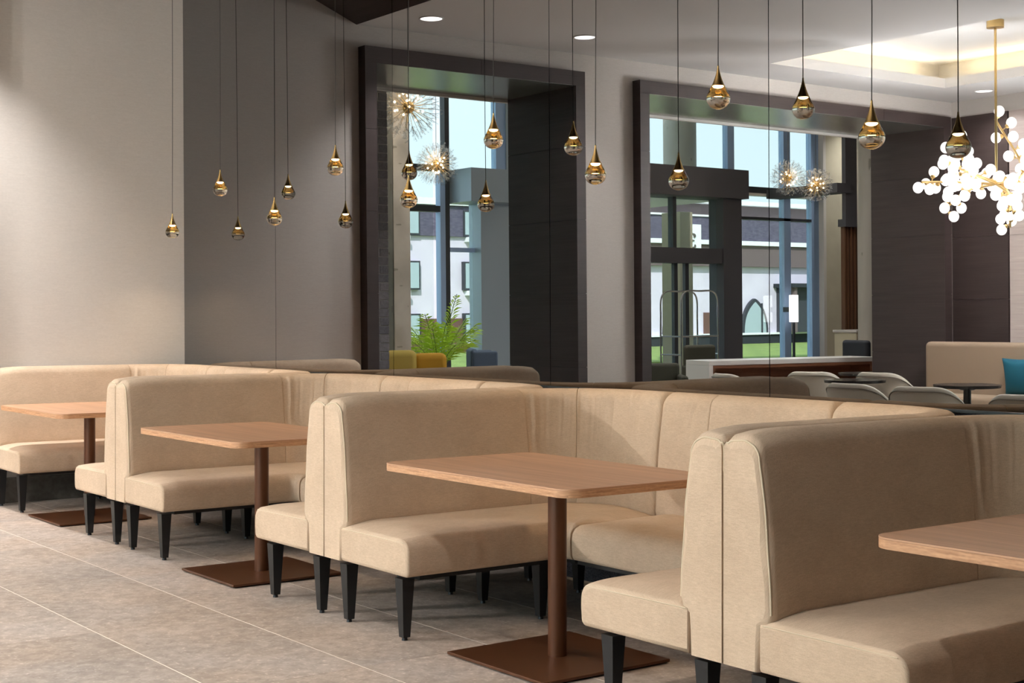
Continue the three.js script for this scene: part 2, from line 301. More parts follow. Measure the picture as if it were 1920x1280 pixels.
{
  // brick pier just behind the narrow opening: each brick its own piece
  const p = struct('wall_lobby_pier', 'grey brick pier standing behind the narrow opening'), x0 = -2.1, x1 = -1.3, z0 = 2.2, z1 = 2.755, H = 0.086, L = 0.215;
  part('mortar', bx(x0 + 0.006, x1 - 0.006, 0, 5.75, z0 + 0.006, z1 - 0.006), M.mortar, p);
  const whole = bx(-0.05, 0, 0, H - 0.01, 0, L - 0.01, 0.003), half = bx(-0.05, 0, 0, H - 0.01, 0, L / 2 - 0.01, 0.003), head = bx(0, L - 0.01, 0, H - 0.01, -0.05, 0, 0.003);
  for (let r = 0; r < 44; r++) {
    const y = 0.005 + r * H; let z = z1;
    for (const [w, g] of r % 2 ? [[L / 2, half], [L, whole], [L, whole]] : [[L, whole], [L, whole], [L / 2, half]]) { z -= w; part('brick', g, M.brick[(r * 5 + Math.round(z * 9)) % 3 & 3] ?? M.brick[0], p, [x1 + 0.002, y, z + 0.005]); }
  }
}
part('shaft', bx(-4.3, -4.0, 0, 5.75, 4.5, 4.745, 0.01), M.concrete, struct('trim_4', 'square concrete column in the lobby behind the narrow opening'));
{ const c = new THREE.CylinderGeometry(0.205, 0.205, 5.75, 48); c.translate(0, 2.875, 0); const s = struct('trim_5', 'round concrete column in the lobby near the slatted wall'); part('shaft', c, M.concrete, s, [-4.15, 0, 13.65]); }

// ---------------------------------------------------------------- outdoors
struct('ground', 'paving round the building', bx(-60, 60, -0.4, -0.15, -50, 60), M.paving);
struct('ground', 'sunny green lawn in front of the white building', bx(-40, -13.4, -0.15, 0.25, -20, 50), M.grass);
part('shaft', (() => { const c = new THREE.CylinderGeometry(0.33, 0.33, 3.2, 32); c.translate(0, 5.35, 0); return c; })(), M.concrete, struct('trim_6', 'round concrete column standing on the entrance canopy'), [-9.9, 0, 14.9]);
part('shaft', bx(-12.7, -12.1, -0.1, 3.6, 16.98, 17.36, 0.01), M.bldStone, struct('trim_7', 'stone pier outside the entrance doors'));
part('slab', bx(-13.5, -9.3, 3.6, 3.75, 12.6, 15.6), M.whiteTrim, struct('trim_8', 'white entrance canopy outside the doors'));
{
  const b = thing('white_building', 'long white building with dark roof bands and arched openings across the lawn', 'building', [-24, 0, 0]);
  const P = (n, z0, z1, y0, y1, m, x0 = -8, x1 = 0) => part(n, bx(x0, x1, y0, y1, z0, z1), m, b);
  // left wing (seen through the narrow opening)
  P('wall', 5, 24, 0.2, 3.67, M.bldWhite); P('brick_base', 5, 24, 0.2, 1.25, M.bldBrick, -0.1, 0.04); P('roof', 5, 24, 3.67, 4.58, M.bldRoof, -8, 0.1); P('roof_edge', 5, 24, 4.58, 4.78, M.bldLine, -8, 0.2);
  const win = (z0, z1, y0, y1) => { const f = P('window', z0, z1, y0, y1, M.bldFrame, 0, 0.14); part('pane', bx(0.13, 0.15, y0 + 0.05, y1 - 0.05, z0 + 0.05, z1 - 0.05), M.bldPane, f); part('ledge', bx(0, 0.25, y0 - 0.16, y0 - 0.02, z0 + 0.1, z1 - 0.4), M.bldLine, f); };
  for (const zz of [14.2, 16.75, 19.35, 22]) for (const [a, c] of [[3.68, 4.45], [2.09, 2.93], [0.62, 1.4]]) win(zz, zz + 1.05, a, c);
  // right wing (seen through the wide opening)
  P('wall', 24, 46, 0.6, 2.92, M.bldWhite); P('wall_base', 24, 46, 0.2, 0.56, M.bldBase, -8, 0.1); P('base_cap', 24, 46, 0.56, 0.63, M.bldLine, -8, 0.16);
  P('roof_band', 24, 46, 2.92, 3.65, M.bldBrown, -8, 0.2); P('white_band', 24, 46, 3.65, 3.8, M.bldLine, -8, 0.3); P('roof_band', 24, 46, 3.8, 4.58, M.bldRoof, -8, 0.25); P('white_band', 24, 46, 4.58, 4.64, M.bldLine, -8, 0.3); P('roof', 24, 46, 4.64, 5.05, M.bldBrown, -8, -0.2); P('roof_edge', 24, 46, 5.05, 5.2, M.bldLine, -8, 0.1);
  const arch = (z0, z1, top) => {
    const w = (z1 - z0) / 2, h = top - 0.63, ring = (q) => { const s = new THREE.Shape(); s.moveTo(-w * q, 0); s.bezierCurveTo(-w * q, h * 0.55, -w * 0.45 * q, h * 0.92 * (q > 0.95 ? 1 : q), 0, h * (q > 0.95 ? 1 : 0.9)); s.bezierCurveTo(w * 0.45 * q, h * 0.92 * (q > 0.95 ? 1 : q), w * q, h * 0.55, w * q, 0); s.lineTo(-w * q, 0); return s; };
    const place = (g, dx) => { g.rotateY(Math.PI / 2); g.translate(dx, 0.63, (z0 + z1) / 2); return uvMetres(g); };
    const f = part('arch_window', place(new THREE.ExtrudeGeometry(ring(1), { depth: 0.12, bevelEnabled: false, curveSegments: 16 }), 0), M.bldFrame, b);
    part('pane', place(new THREE.ExtrudeGeometry(ring(0.82), { depth: 0.02, bevelEnabled: false, curveSegments: 16 }), 0.115), M.bldPane, f);
    part('mullion', bx(0.12, 0.16, 0.63, 0.63 + h * 0.86, (z0 + z1) / 2 + 0.28, (z0 + z1) / 2 + 0.34), M.bldFrame, f);
  };
  arch(31.05, 32.35, 1.82); arch(27.4, 28.6, 1.82); arch(36, 37.3, 1.82);
  P('porch', 32.9, 34.9, 0.63, 2.25, M.bldFrame, 0, 0.5); P('porch_roof', 32.75, 35.1, 2.2, 2.34, M.bldBase, 0, 0.9); P('porch_post', 32.95, 33.1, 0.63, 2.2, M.bldBrown, 0.5, 0.8);
  P('brown_door', 29.3, 29.9, 0.63, 1.35, M.bldBrick, 0, 0.05);
  // the house number on the white wall reads 34
  const font = await new FontLoader().loadAsync('fonts/droid/droid_serif_bold.typeface.json');
  P('sign_board', 27.6, 28.9, 3.4, 4.3, M.bldLine, 0.2, 0.34);
  const g = new TextGeometry('34', { font, size: 0.5, depth: 0.03, curveSegments: 6 }); g.rotateY(Math.PI / 2); g.translate(0.34, 3.5, 28.66); part('house_number', g, M.sign, b);
}

// ---------------------------------------------------------------- upholstery lofts
// rows: rings of points (closed); smooth sides, flat caps
function loft(rows, cap0 = true, cap1 = true) {
  const n = rows[0].length, pos = [], uv = [], idx = []; let run = 0;
  rows.forEach((r, i) => {
    if (i) run += r[0].distanceTo(rows[i - 1][0]) * 0.5 + r[n >> 1].distanceTo(rows[i - 1][n >> 1]) * 0.5;
    let k = 0; for (let j = 0; j <= n; j++) { const p = r[j % n]; if (j) k += p.distanceTo(r[j - 1]); pos.push(p.x, p.y, p.z); uv.push(run, k); }
  });
  for (let i = 0; i + 1 < rows.length; i++) for (let j = 0; j < n; j++) { const a = i * (n + 1) + j, b = a + n + 1; idx.push(a, b, a + 1, a + 1, b, b + 1); }
  const g = new THREE.BufferGeometry(); g.setAttribute('position', new THREE.Float32BufferAttribute(pos, 3)); g.setAttribute('uv', new THREE.Float32BufferAttribute(uv, 2)); g.setIndex(idx); g.computeVertexNormals();
  const N = g.attributes.normal; for (let i = 0; i < rows.length; i++) { const a = i * (n + 1), b = a + n, v = new THREE.Vector3(N.getX(a) + N.getX(b), N.getY(a) + N.getY(b), N.getZ(a) + N.getZ(b)).normalize(); N.setXYZ(a, v.x, v.y, v.z); N.setXYZ(b, v.x, v.y, v.z); }
  const list = [g.toNonIndexed()];
  for (const [row, flip, on] of [[rows[0], true, cap0], [rows[rows.length - 1], false, cap1]]) if (on) {
    const c = row.reduce((s, p) => s.add(p), new THREE.Vector3()).divideScalar(n), ax = new THREE.Vector3(), t = new THREE.Vector3();
    for (let j = 0; j < n; j++) ax.add(t.crossVectors(row[j].clone().sub(c), row[(j + 1) % n].clone().sub(c))); ax.normalize();
    const ex = Math.abs(ax.y) > 0.9 ? new THREE.Vector3(1, 0, 0) : new THREE.Vector3(0, 1, 0).cross(ax).normalize(), ey = new THREE.Vector3().crossVectors(ax, ex);
    const c2 = row.map((p) => { const d = p.clone().sub(c); return new THREE.Vector2(d.dot(ex), d.dot(ey)); });
    const h = new THREE.BufferGeometry(), hp = [], hu = [];
    for (const [a, b, d] of THREE.ShapeUtils.triangulateShape(c2, [])) for (const q of flip ? [a, b, d] : [a, b, d]) { hp.push(row[q].x, row[q].y, row[q].z); hu.push(c2[q].x, c2[q].y); }
    h.setAttribute('position', new THREE.Float32BufferAttribute(hp, 3)); h.setAttribute('uv', new THREE.Float32BufferAttribute(hu, 2)); h.computeVertexNormals();
    if (flip === (new THREE.Vector3().fromBufferAttribute(h.attributes.normal, 0).dot(rows[1][0].clone().add(rows[1][n >> 1]).sub(rows[0][0]).sub(rows[0][n >> 1])) > 0)) { for (let i = 0; i < hp.length; i += 9) for (let q = 0; q < 3; q++) { const s = h.attributes.position.array; const u = s[i + q]; s[i + q] = s[i + 3 + q]; s[i + 3 + q] = u; } const w = h.attributes.uv.array; for (let i = 0; i < w.length; i += 6) for (let q = 0; q < 2; q++) { const u = w[i + q]; w[i + q] = w[i + 2 + q]; w[i + 2 + q] = u; } h.computeVertexNormals(); }
    list.push(h);
  }
  return mergeGeometries(list);
}
const smooth = (a, b, x) => { const t = Math.max(0, Math.min(1, (x - a) / (b - a))); return t * t * (3 - 2 * t); };
const hash = (x) => { const s = Math.sin(x * 127.1) * 43758.5453; return s - Math.floor(s); };
function wob(x, s) { const i = Math.floor(x), f = x - i, u = f * f * (3 - 2 * f); return hash(i + s * 17.3) * (1 - u) + hash(i + 1 + s * 17.3) * u; }

// plan of a corner module, in its own axes: outer back along x = 0 and z = 0, aisle end at z = END, wall run ends at x = GAP
const END = 1.54, RAD = 0.5, GAP = 0.755, SEAT = 0.70;
function backPath(t) { // t in metres along the outer back: aisle end -> corner -> gap; returns [x, z, inward normal x, inward normal z]
  const a = END - RAD, b = a + RAD * Math.PI / 2;
  if (t <= a) return [0, END - t, 1, 0];
  if (t >= b) return [RAD + (t - b), 0, 0, 1];
  const th = (t - a) / RAD, c = Math.cos(th), s = Math.sin(th); return [RAD - RAD * c, RAD - RAD * s, c, s];
}
const PATH = END - RAD + RAD * Math.PI / 2 + GAP - RAD;
// back profile (distance inward, height)
const backRing = (() => {
  const p = []; for (const y of [0.285, 0.45, 0.62, 0.78, 0.9, 0.975]) p.push([0.0, y]);
  for (let i = 1; i <= 5; i++) { const a = Math.PI - (i / 6) * Math.PI / 2; p.push([0.03 + 0.03 * Math.cos(a), 0.988 + 0.034 * Math.sin(a)]); }
  p.push([0.056, 1.0245], [0.078, 1.0265], [0.098, 1.0235]);
  for (let i = 1; i <= 5; i++) { const a = Math.PI / 2 - (i / 6) * Math.PI / 2; p.push([0.096 + 0.054 * Math.cos(a), 0.96 + 0.06 * Math.sin(a)]); }
  for (let i = 0; i <= 14; i++) { const k = i / 14; p.push([0.151 + 0.049 * k + 0.010 * Math.sin(Math.PI * k), 0.95 - 0.49 * k]); }
  p.push([0.19, 0.43], [0.158, 0.41], [0.152, 0.35], [0.15, 0.285]); return p;
})();
const backMid = [0.085, 0.66];
function backRow(t, inset, wr, id, end) {
  const [x, z, nx, nz] = backPath(t);
  return backRing.map(([s, y], j) => {
    let ss = s, yy = y; const dx = backMid[0] - s, dy = Math.sign(backMid[1] - y) * Math.min(Math.abs(backMid[1] - y), 0.12), l = Math.hypot(dx, dy) || 1;
    if (s > 0.005) { ss += dx / l * inset; yy += (y > 0.3 ? dy / l * inset * 0.8 : 0); }
    if (end) yy -= end * smooth(0.9, 1.03, y); if (t < 0.2) yy -= 0.02 * (1 - t / 0.2) ** 2 * smooth(0.75, 1.02, y);
    if (wr && s > 0.03 && y > 0.46) { const q = smooth(0.5, 0.93, y) * (1 - 0.55 * smooth(0.98, 1.04, y)); const w = wob(t * 62 + wob(y * 9, id + 3) * 2.2, id) - 0.5; ss += wr * q * w * (0.4 + wob(t * 9, id + 7)); ss += 0.0035 * (wob(t * 7 + y * 3, id + 11) - 0.5); }
    return new THREE.Vector3(x + nx * ss, yy, z + nz * ss);
  });
}
function backPanel(t0, t1, e0, e1, wr, id, step) { // e: rounding at either end
  const rows = [], ends = [0, 0.12, 0.3, 0.6, 1]; const inn = (k, e) => e * (1 - Math.sqrt(Math.max(0, 1 - (1 - k) * (1 - k))));
  for (const k of ends) rows.push(backRow(t0 + k * e0, inn(k, e0), wr * k, id, e0 > 0.015 ? (1 - k) * 0.012 : 0));
  const a = t0 + e0, b = t1 - e1, n = Math.max(1, Math.ceil((b - a) / step)); for (let i = 1; i < n; i++) rows.push(backRow(a + (b - a) * i / n, 0, wr, id));
  for (const k of ends.slice().reverse()) rows.push(backRow(t1 - k * e1, inn(k, e1), wr * k, id, e1 > 0.015 ? (1 - k) * 0.012 : 0));
  return loft(rows);
}
// seat: lofted between the line under the back and the front edge
const seatRing = (() => { // [d from the front edge in metres or -fraction, height]
  const p = [[-1, 0.285], [-0.5, 0.285], [0.02, 0.285]]; const r = 0.02, R = 0.058;
  for (let i = 1; i <= 3; i++) { const a = -Math.PI / 2 + (i / 3) * Math.PI / 2; p.push([r - r * Math.cos(a), 0.285 + r + r * Math.sin(a)]); }
  p.push([-1e-9 + 0, 0.34], [0, 0.38]);
  for (let i = 1; i <= 6; i++) { const a = (i / 6) * Math.PI / 2; p.push([R - R * Math.cos(a), 0.445 - R + R * Math.sin(a)]); }
  for (const f of [0.75, 0.6, 0.45, 0.3, 0.15]) p.push([-(1 - f) - 0, 0.445]);
  p.push([-1, 0.445]); return p.map(([d, y], j) => ({ d, y, back: d < -1e-6 }));
})();
function seatRow(bxz, fxz, inset, drop, bulge, id, t) {
  const L = Math.hypot(fxz[0] - bxz[0], fxz[1] - bxz[1]), ux = (fxz[0] - bxz[0]) / L, uz = (fxz[1] - bxz[1]) / L, top = 0.445;
  return seatRing.map(({ d, y, back }) => {
    let s = back ? L * (1 + d) : L - d, yy = y; // back: d = -1 at the back line
    if (back) s = L * (1 + d) * (L - 0.06) / L;
    const q = s / L; if (y > 0.43) yy += (0.022 * Math.sin(Math.PI * Math.min(1, 0.35 + 0.65 * q)) ** 0.7) * (1 - drop) * (y - 0.40) / 0.045 - drop * 0.004;
    if (inset) { yy += Math.sign(0.365 - yy) * Math.min(inset, Math.abs(0.365 - yy)); s += s > 0.02 ? -inset * (s / L) : 0; }
    if (!back && y > 0.30 && y < 0.44) s += bulge * Math.sin(Math.PI * (y - 0.285) / 0.16) + (id ? 0.006 * (wob(t * 30, id) - 0.5) : 0);
    return new THREE.Vector3(bxz[0] + ux * s, yy, bxz[1] + uz * s);
  });
}
function seatLoft(pairs, e0, e1, id = 0) { // pairs: [back xz, front xz] along the run
  const acc = [0]; for (let i = 1; i < pairs.length; i++) acc.push(acc[i - 1] + Math.hypot(pairs[i][1][0] - pairs[i - 1][1][0], pairs[i][1][1] - pairs[i - 1][1][1]) * 0.5 + Math.hypot(pairs[i][0][0] - pairs[i - 1][0][0], pairs[i][0][1] - pairs[i - 1][0][1]) * 0.5);
  const tot = acc[acc.length - 1], at = (s) => { let i = 1; while (i < acc.length - 1 && acc[i] < s) i++; const k = (s - acc[i - 1]) / (acc[i] - acc[i - 1] || 1), m = (a, b) => [a[0] + (b[0] - a[0]) * k, a[1] + (b[1] - a[1]) * k]; return [m(pairs[i - 1][0], pairs[i][0]), m(pairs[i - 1][1], pairs[i][1])]; };
  const rows = [], put = (s, inset) => { const [b, f] = at(s), e = Math.min(1, Math.min(s, tot - s) / 0.16); rows.push(seatRow(b, f, inset, (1 - e) ** 2, 0.006, id, s)); };
  const inn = (k, e) => e * (1 - Math.sqrt(Math.max(0, 1 - (1 - k) * (1 - k))));
  for (const k of [0, 0.15, 0.4, 0.7, 1]) put(k * e0, inn(k, e0));
  const n = Math.ceil((tot - e0 - e1) / 0.03); for (let i = 1; i < n; i++) put(e0 + (tot - e0 - e1) * i / n, 0);
  for (const k of [1, 0.7, 0.4, 0.15, 0]) put(tot - k * e1, inn(k, e1));
  return loft(rows);
}
const cornerSeat = (() => {
  const pairs = [], S0 = 0.156, FR = 0.055; const a = END - RAD;
  const B = (t) => { const [x, z, nx, nz] = backPath(t); return [x + nx * S0, z + nz * S0]; };
  pairs.push([B(0.0), [SEAT, END]]); pairs.push([B(a), [SEAT, SEAT + FR]]);
  for (let i = 1; i <= 12; i++) { const th = (i / 12) * Math.PI / 2; pairs.push([B(a + RAD * th), [SEAT + FR - FR * Math.cos(th), SEAT + FR - FR * Math.sin(th)]]); }
  pairs.push([B(PATH), [GAP + 0.001, SEAT]]); return seatLoft(pairs, 0.016, 0.012, 5);
})();
const aEnd = END - RAD, aMid = aEnd + RAD * Math.PI / 4;
const panelGeo = [backPanel(0, aEnd, 0.034, 0.007, 0.0, 1, 0.06), backPanel(aEnd, aMid, 0.007, 0.007, 0.012, 2, 0.012), backPanel(aMid, PATH, 0.007, 0.028, 0.007, 3, 0.012)];
// piping along the upright end of the back
const pipe = tube(backRow(0.0095, 0.034 * (1 - Math.sqrt(1 - (1 - 0.28) ** 2)), 0, 1, 0.0086).slice(4, 34).map((p) => p.toArray()), 0.0036, 80, 6);
const seatSeam = tube([[0.165, 0.432, END - 0.002], [0.4, 0.431, END - 0.001], [SEAT - 0.03, 0.429, END - 0.003]], 0.0022, 20, 5);
// middle wall module
const MIDW = 1.04;
function straightBack(w, parts) { // reuse the back profile along x
  return parts.map(([x0, x1, e0, e1, id]) => {
    const rows = [], ends = [0, 0.12, 0.3, 0.6, 1], inn = (k, e) => e * (1 - Math.sqrt(Math.max(0, 1 - (1 - k) * (1 - k))));
    const row = (x, inset, end, wr) => backRow(x + 50, inset, wr, id, end).map((p) => new THREE.Vector3(x, p.y, p.z));
    for (const k of ends) rows.push(row(x0 + k * e0, inn(k, e0), e0 > 0.015 ? (1 - k) * 0.012 : 0, 0.006 * k));
    const n = Math.ceil((x1 - x0) / 0.014); for (let i = 1; i < n; i++) rows.push(row(x0 + e0 + (x1 - x0 - e0 - e1) * i / n, 0, 0, 0.006));
    for (const k of ends.slice().reverse()) rows.push(row(x1 - k * e1, inn(k, e1), e1 > 0.015 ? (1 - k) * 0.012 : 0, 0.006 * k));
    return loft(rows);
  });
}
const midBack = straightBack(MIDW, [[0.001, 0.33, 0.026, 0.008, 4], [0.33, MIDW - 0.001, 0.008, 0.026, 6]]);
const midSeat = seatLoft([[[0.001, 0.156], [0.001, SEAT]], [[MIDW - 0.001, 0.156], [MIDW - 0.001, SEAT]]], 0.012, 0.012, 8);
// tapered legs with a levelling glide
const legGeo = (() => { const g = new THREE.CylinderGeometry(0.043, 0.0245, 0.252, 4, 1); g.rotateY(Math.PI / 4); g.translate(0, 0.014 + 0.126, 0); return toCreasedNormals(g, 0.3); })();
const glideGeo = (() => { const g = new THREE.CylinderGeometry(0.011, 0.013, 0.014, 16); g.translate(0, 0.007, 0); return g; })();
function leg(parent, x, z) { const l = part('leg', legGeo, M.blackMetal, parent, [x, 0, z]); part('glide', glideGeo, M.glide, l); }
const cornerFrame = join([bx(0.02, SEAT - 0.03, 0.266, 0.286, RAD, END - 0.085), bx(0.12, GAP - 0.01, 0.266, 0.286, 0.12, SEAT - 0.03)]);
const midFrame = bx(0.01, MIDW - 0.01, 0.266, 0.286, 0.03, SEAT - 0.03);
const boothName = ['beside the end wall', 'second from the end wall', 'third from the end wall', 'nearest the camera'];
function corner(x, mirrored, label) {
  const t = thing('corner_banquette', label, 'banquette', [x, 0, 0.022], 0, 'beige banquette modules'), s = mirrored ? -1 : 1;
  const inner = t;
  panelGeo.forEach((g, i) => { const b = part('back_panel', flipped(g, mirrored), M.fabric, inner); if (!i) part('piping', flipped(pipe, mirrored), M.piping, b); });
  const seat = part('seat', flipped(cornerSeat, mirrored), M.fabric, inner); part('seam', flipped(seatSeam, mirrored), M.piping, seat);
  part('base_frame', flipped(cornerFrame, mirrored), M.blackMetal, inner);
  for (const [lx, lz] of [[0.122, END - 0.06], [0.59, END - 0.06], [0.135, 0.745], [0.59, 0.745], [0.2, 0.2], [0.69, 0.12]]) leg(inner, s * lx, lz);
}
const flipCache = new Map();
function flipped(g, on) {
  if (!on) return g; if (flipCache.has(g)) return flipCache.get(g);
  const h = g.index ? g.toNonIndexed() : g.clone(); h.scale(-1, 1, 1);
  for (const at of Object.values(h.attributes)) { const n = at.itemSize, a = at.array; for (let i = 0; i < at.count; i += 3) for (let q = 0; q < n; q++) { const u = a[i * n + q]; a[i * n + q] = a[(i + 1) * n + q]; a[(i + 1) * n + q] = u; } }
  flipCache.set(g, h); return h;
}
const gaps = [0.012, 2.54, 5.095, 7.645, 10.2];
for (let b = 0; b < 4; b++) {
  const x0 = gaps[b] + 0.004, x1 = gaps[b + 1] - 0.004, m0 = x0 + GAP + 0.001, w = x1 - x0 - 2 * GAP - 0.002;
  corner(x0, false, `beige corner banquette on the end-wall side of the booth ${boothName[b]}`);
  corner(x1, true, `beige corner banquette on the far-from-end-wall side of the booth ${boothName[b]}`);
  const t = thing('wall_banquette', `straight beige banquette against the mirror wall in the booth ${boothName[b]}`, 'banquette', [m0, 0, 0.022], 0, 'beige banquette modules'); t.scale.x = w / MIDW;
  for (const g of midBack) part('back_panel', g, M.fabric, t);
  part('seat', midSeat, M.fabric, t); part('base_frame', midFrame, M.blackMetal, t);
  for (const [lx, lz] of [[0.1, 0.1], [MIDW - 0.1, 0.1], [MIDW / 2, 0.6]]) leg(t, lx, lz);
}

// ---------------------------------------------------------------- tables
{
  const W = 1.27, D = 0.8, R = 0.075, T = 0.032, s = new THREE.Shape();
  s.moveTo(-W / 2 + R, -D / 2); s.lineTo(W / 2 - R, -D / 2); s.absarc(W / 2 - R, -D / 2 + R, R, -Math.PI / 2, 0); s.lineTo(W / 2, D / 2 - R); s.absarc(W / 2 - R, D / 2 - R, R, 0, Math.PI / 2); s.lineTo(-W / 2 + R, D / 2); s.absarc(-W / 2 + R, D / 2 - R, R, Math.PI / 2, Math.PI); s.lineTo(-W / 2, -D / 2 + R); s.absarc(-W / 2 + R, -D / 2 + R, R, Math.PI, Math.PI * 1.5);
  const slab = (d, y, soft = true) => { const g = new THREE.ExtrudeGeometry(s, { depth: d, bevelEnabled: soft, bevelSize: 0.0015, bevelOffset: -0.0015, bevelThickness: 0.0015, bevelSegments: 2, curveSegments: 14 }); g.rotateX(-Math.PI / 2); g.translate(0, y, 0); return uvMetres(g); };
  const top = slab(0.004, 0.762 - 0.0055), band = slab(0.0252, 0.73, false), seatOfCol = new THREE.CylinderGeometry(0.038, 0.038, 0.705, 40);
  seatOfCol.translate(0, 0.018 + 0.3525, 0);
  const plate = bx(-0.32, 0.32, 0.006, 0.018, -0.32, 0.32, 0.003), pad = bx(-0.3, 0.3, 0.0005, 0.006, -0.3, 0.3), under = bx(-0.2, 0.2, 0.722, 0.7295, -0.12, 0.12, 0.002);
  [[1.08, 1.22, 0.1, 'in the booth beside the end wall'], [3.74, 1.255, 0.12, 'in the second booth from the end wall'], [6.275, 1.195, 0.075, 'in the third booth from the end wall'], [8.87, 1.185, 0.05, 'in the nearest booth, cut off at the right edge']].forEach(([x, z, off, where], i) => {
    const t = thing('pedestal_table', `wood-topped pedestal table ${where}`, 'table', [x, 0, z], 0, 'booth tables');
    const tp = part('table_top', top, M.wood, t); part('edge_band', band, M.woodEdge, tp);
    part('column', seatOfCol, M.bronze, t, [off, 0, 0]); const bp = part('base_plate', plate, M.bronze, t, [off, 0, 0]); part('foot_pad', pad, M.blackMetal, bp); part('mounting_plate', under, M.blackMetal, t, [off, 0, 0]);
  });
}

// ---------------------------------------------------------------- teardrop pendants
{
  const L = 0.195; // whole drop
  const prof = [[0.0018, 1], [0.0035, 0.985], [0.0045, 0.93], [0.0075, 0.85], [0.0115, 0.77], [0.0165, 0.69], [0.0215, 0.62], [0.0275, 0.545], [0.0345, 0.47], [0.0415, 0.4], [0.0478, 0.335], [0.0515, 0.285], [0.0528, 0.245], [0.0518, 0.2], [0.0485, 0.145], [0.0425, 0.095], [0.0335, 0.05], [0.022, 0.02], [0.01, 0.004], [0.0, 0]];
  const curve = new THREE.CatmullRomCurve3(prof.map(([r, y]) => new THREE.Vector3(r, y * L, 0))), pts = curve.getPoints(120).map((p) => new THREE.Vector2(Math.max(0, p.x), p.y));
  const cut = 0.53 * L, capP = pts.filter((p) => p.y >= cut), orbP = pts.filter((p) => p.y <= cut);
  const capGeo = new THREE.LatheGeometry([new THREE.Vector2(0.0001, cut + 0.001), ...capP.slice().reverse()], 48);
  const mid = 0.25 * L, low = orbP.filter((p) => p.y < mid && p.x > 0.0005).reverse(), high = orbP.filter((p) => p.y > mid + 0.0004).reverse();
  const lowGeo = new THREE.LatheGeometry([new THREE.Vector2(0, 0), ...low, new THREE.Vector2(0.0001, mid)], 64), highGeo = new THREE.LatheGeometry([new THREE.Vector2(0.0001, mid + 0.0006), ...high, new THREE.Vector2(0.0001, cut - 0.0005)], 64);
  const ledGeo = (() => { const g = new THREE.SphereGeometry(0.017, 24, 12, 0, Math.PI * 2, Math.PI / 2, Math.PI / 2); g.scale(1, 0.95, 1); return g; })();
  const collar = new THREE.TorusGeometry(0.029, 0.0012, 8, 48); collar.rotateX(Math.PI / 2);
  const xs = [0.416, 1.270, 2.121, 2.953, 3.812, 4.656, 5.505, 6.345, 7.192], ys = [2.006, 2.272, 2.0124, 2.2846, 2.0236, 2.287, 2.030, 2.297, 2.0385], words = ['first', 'second', 'third', 'fourth', 'fifth', 'sixth', 'seventh', 'eighth', 'ninth'];
  xs.forEach((x, i) => {
    const t = thing('teardrop_pendant', `gold and glass teardrop pendant lamp, ${words[i]} of the row counted from the end wall`, 'pendant lamp', [x, ys[i], 0.284], 0, 'teardrop pendants in front of the mirror');
    part('amber_glass', highGeo, M.amberGlass, t); part('clear_glass', lowGeo, M.pendantGlass, t); const cap = part('gold_cap', capGeo, M.gold, t); part('collar', collar, M.gold, cap, [0, cut, 0]);
    part('led', ledGeo, M.warmLed, t, [0, cut - 0.003, 0]);
    const topY = 4.62 - 0.41 * 0.284 - ys[i], n = 9, cp = []; for (let k = 0; k <= n; k++) { const f = k / n; cp.push([0.004 * Math.sin(f * 5 + i) * Math.sin(Math.PI * f), L - 0.003 + (topY + 0.01 - L) * f, 0]); }
    part('cord', tube(cp, 0.0022, 30, 6), M.cord, t); part('ceiling_cup', rod([0, topY - 0.03, 0], [0, topY + 0.012, 0], 0.02, 0.02, 20), M.gold, t);
    const l = new THREE.SpotLight(new THREE.Color(1, 0.74, 0.46), 0.75, 0, 0.95, 1); l.position.set(x, ys[i] - 0.006, 0.284); l.target.position.set(x, 0, 0.36); l.castShadow = true; l.shadow.radius = 0.3; scene.add(l, l.target);
  });
}
// ---------------------------------------------------------------- recessed downlights
{
  const ring = new THREE.TorusGeometry(0.1, 0.008, 10, 48); ring.rotateX(Math.PI / 2); const disc = new THREE.CylinderGeometry(0.095, 0.095, 0.01, 40);
  const seen = { '0.6,2.03': 'recessed round downlight nearest the mirror, beside the end wall', '0.7,3.66': 'recessed round downlight above the pier between the two dark frames', '0.81,9.61': 'recessed round downlight in the far corner past the light tray' };
  const spots = [[0.6, 2.03, 33], [0.7, 3.66, 18], [0.81, 9.61, 24], [2.95, 3.66, 7], [5.0, 3.66, 8], [7.5, 3.66, 18], [5.7, 5.3, 10], [5.7, 7.2, 20], [7.5, 8.2, 42], [9.0, 8.2, 30]];
  for (const [x, z, power] of spots) {
    const t = thing('downlight', seen[`${x},${z}`] ?? 'recessed round downlight in the ceiling outside the view', 'downlight', [x, CEIL, z], 0, 'recessed downlights');
    part('trim_ring', ring, M.whiteTrim, t, [0, -0.002, 0]); part('lamp_disc', disc, M.coolLed, t, [0, 0, 0]);
    const l = new THREE.SpotLight(new THREE.Color(1, 0.98, 0.96), power, 0, z < 3 ? 0.9 : z > 8 ? 1.2 : 1.0, z < 3 ? 1 : 0.7); l.position.set(x, CEIL - 0.02, z); l.target.position.set(x, 0, z); l.castShadow = true; l.shadow.radius = 4; scene.add(l, l.target);
  }
}

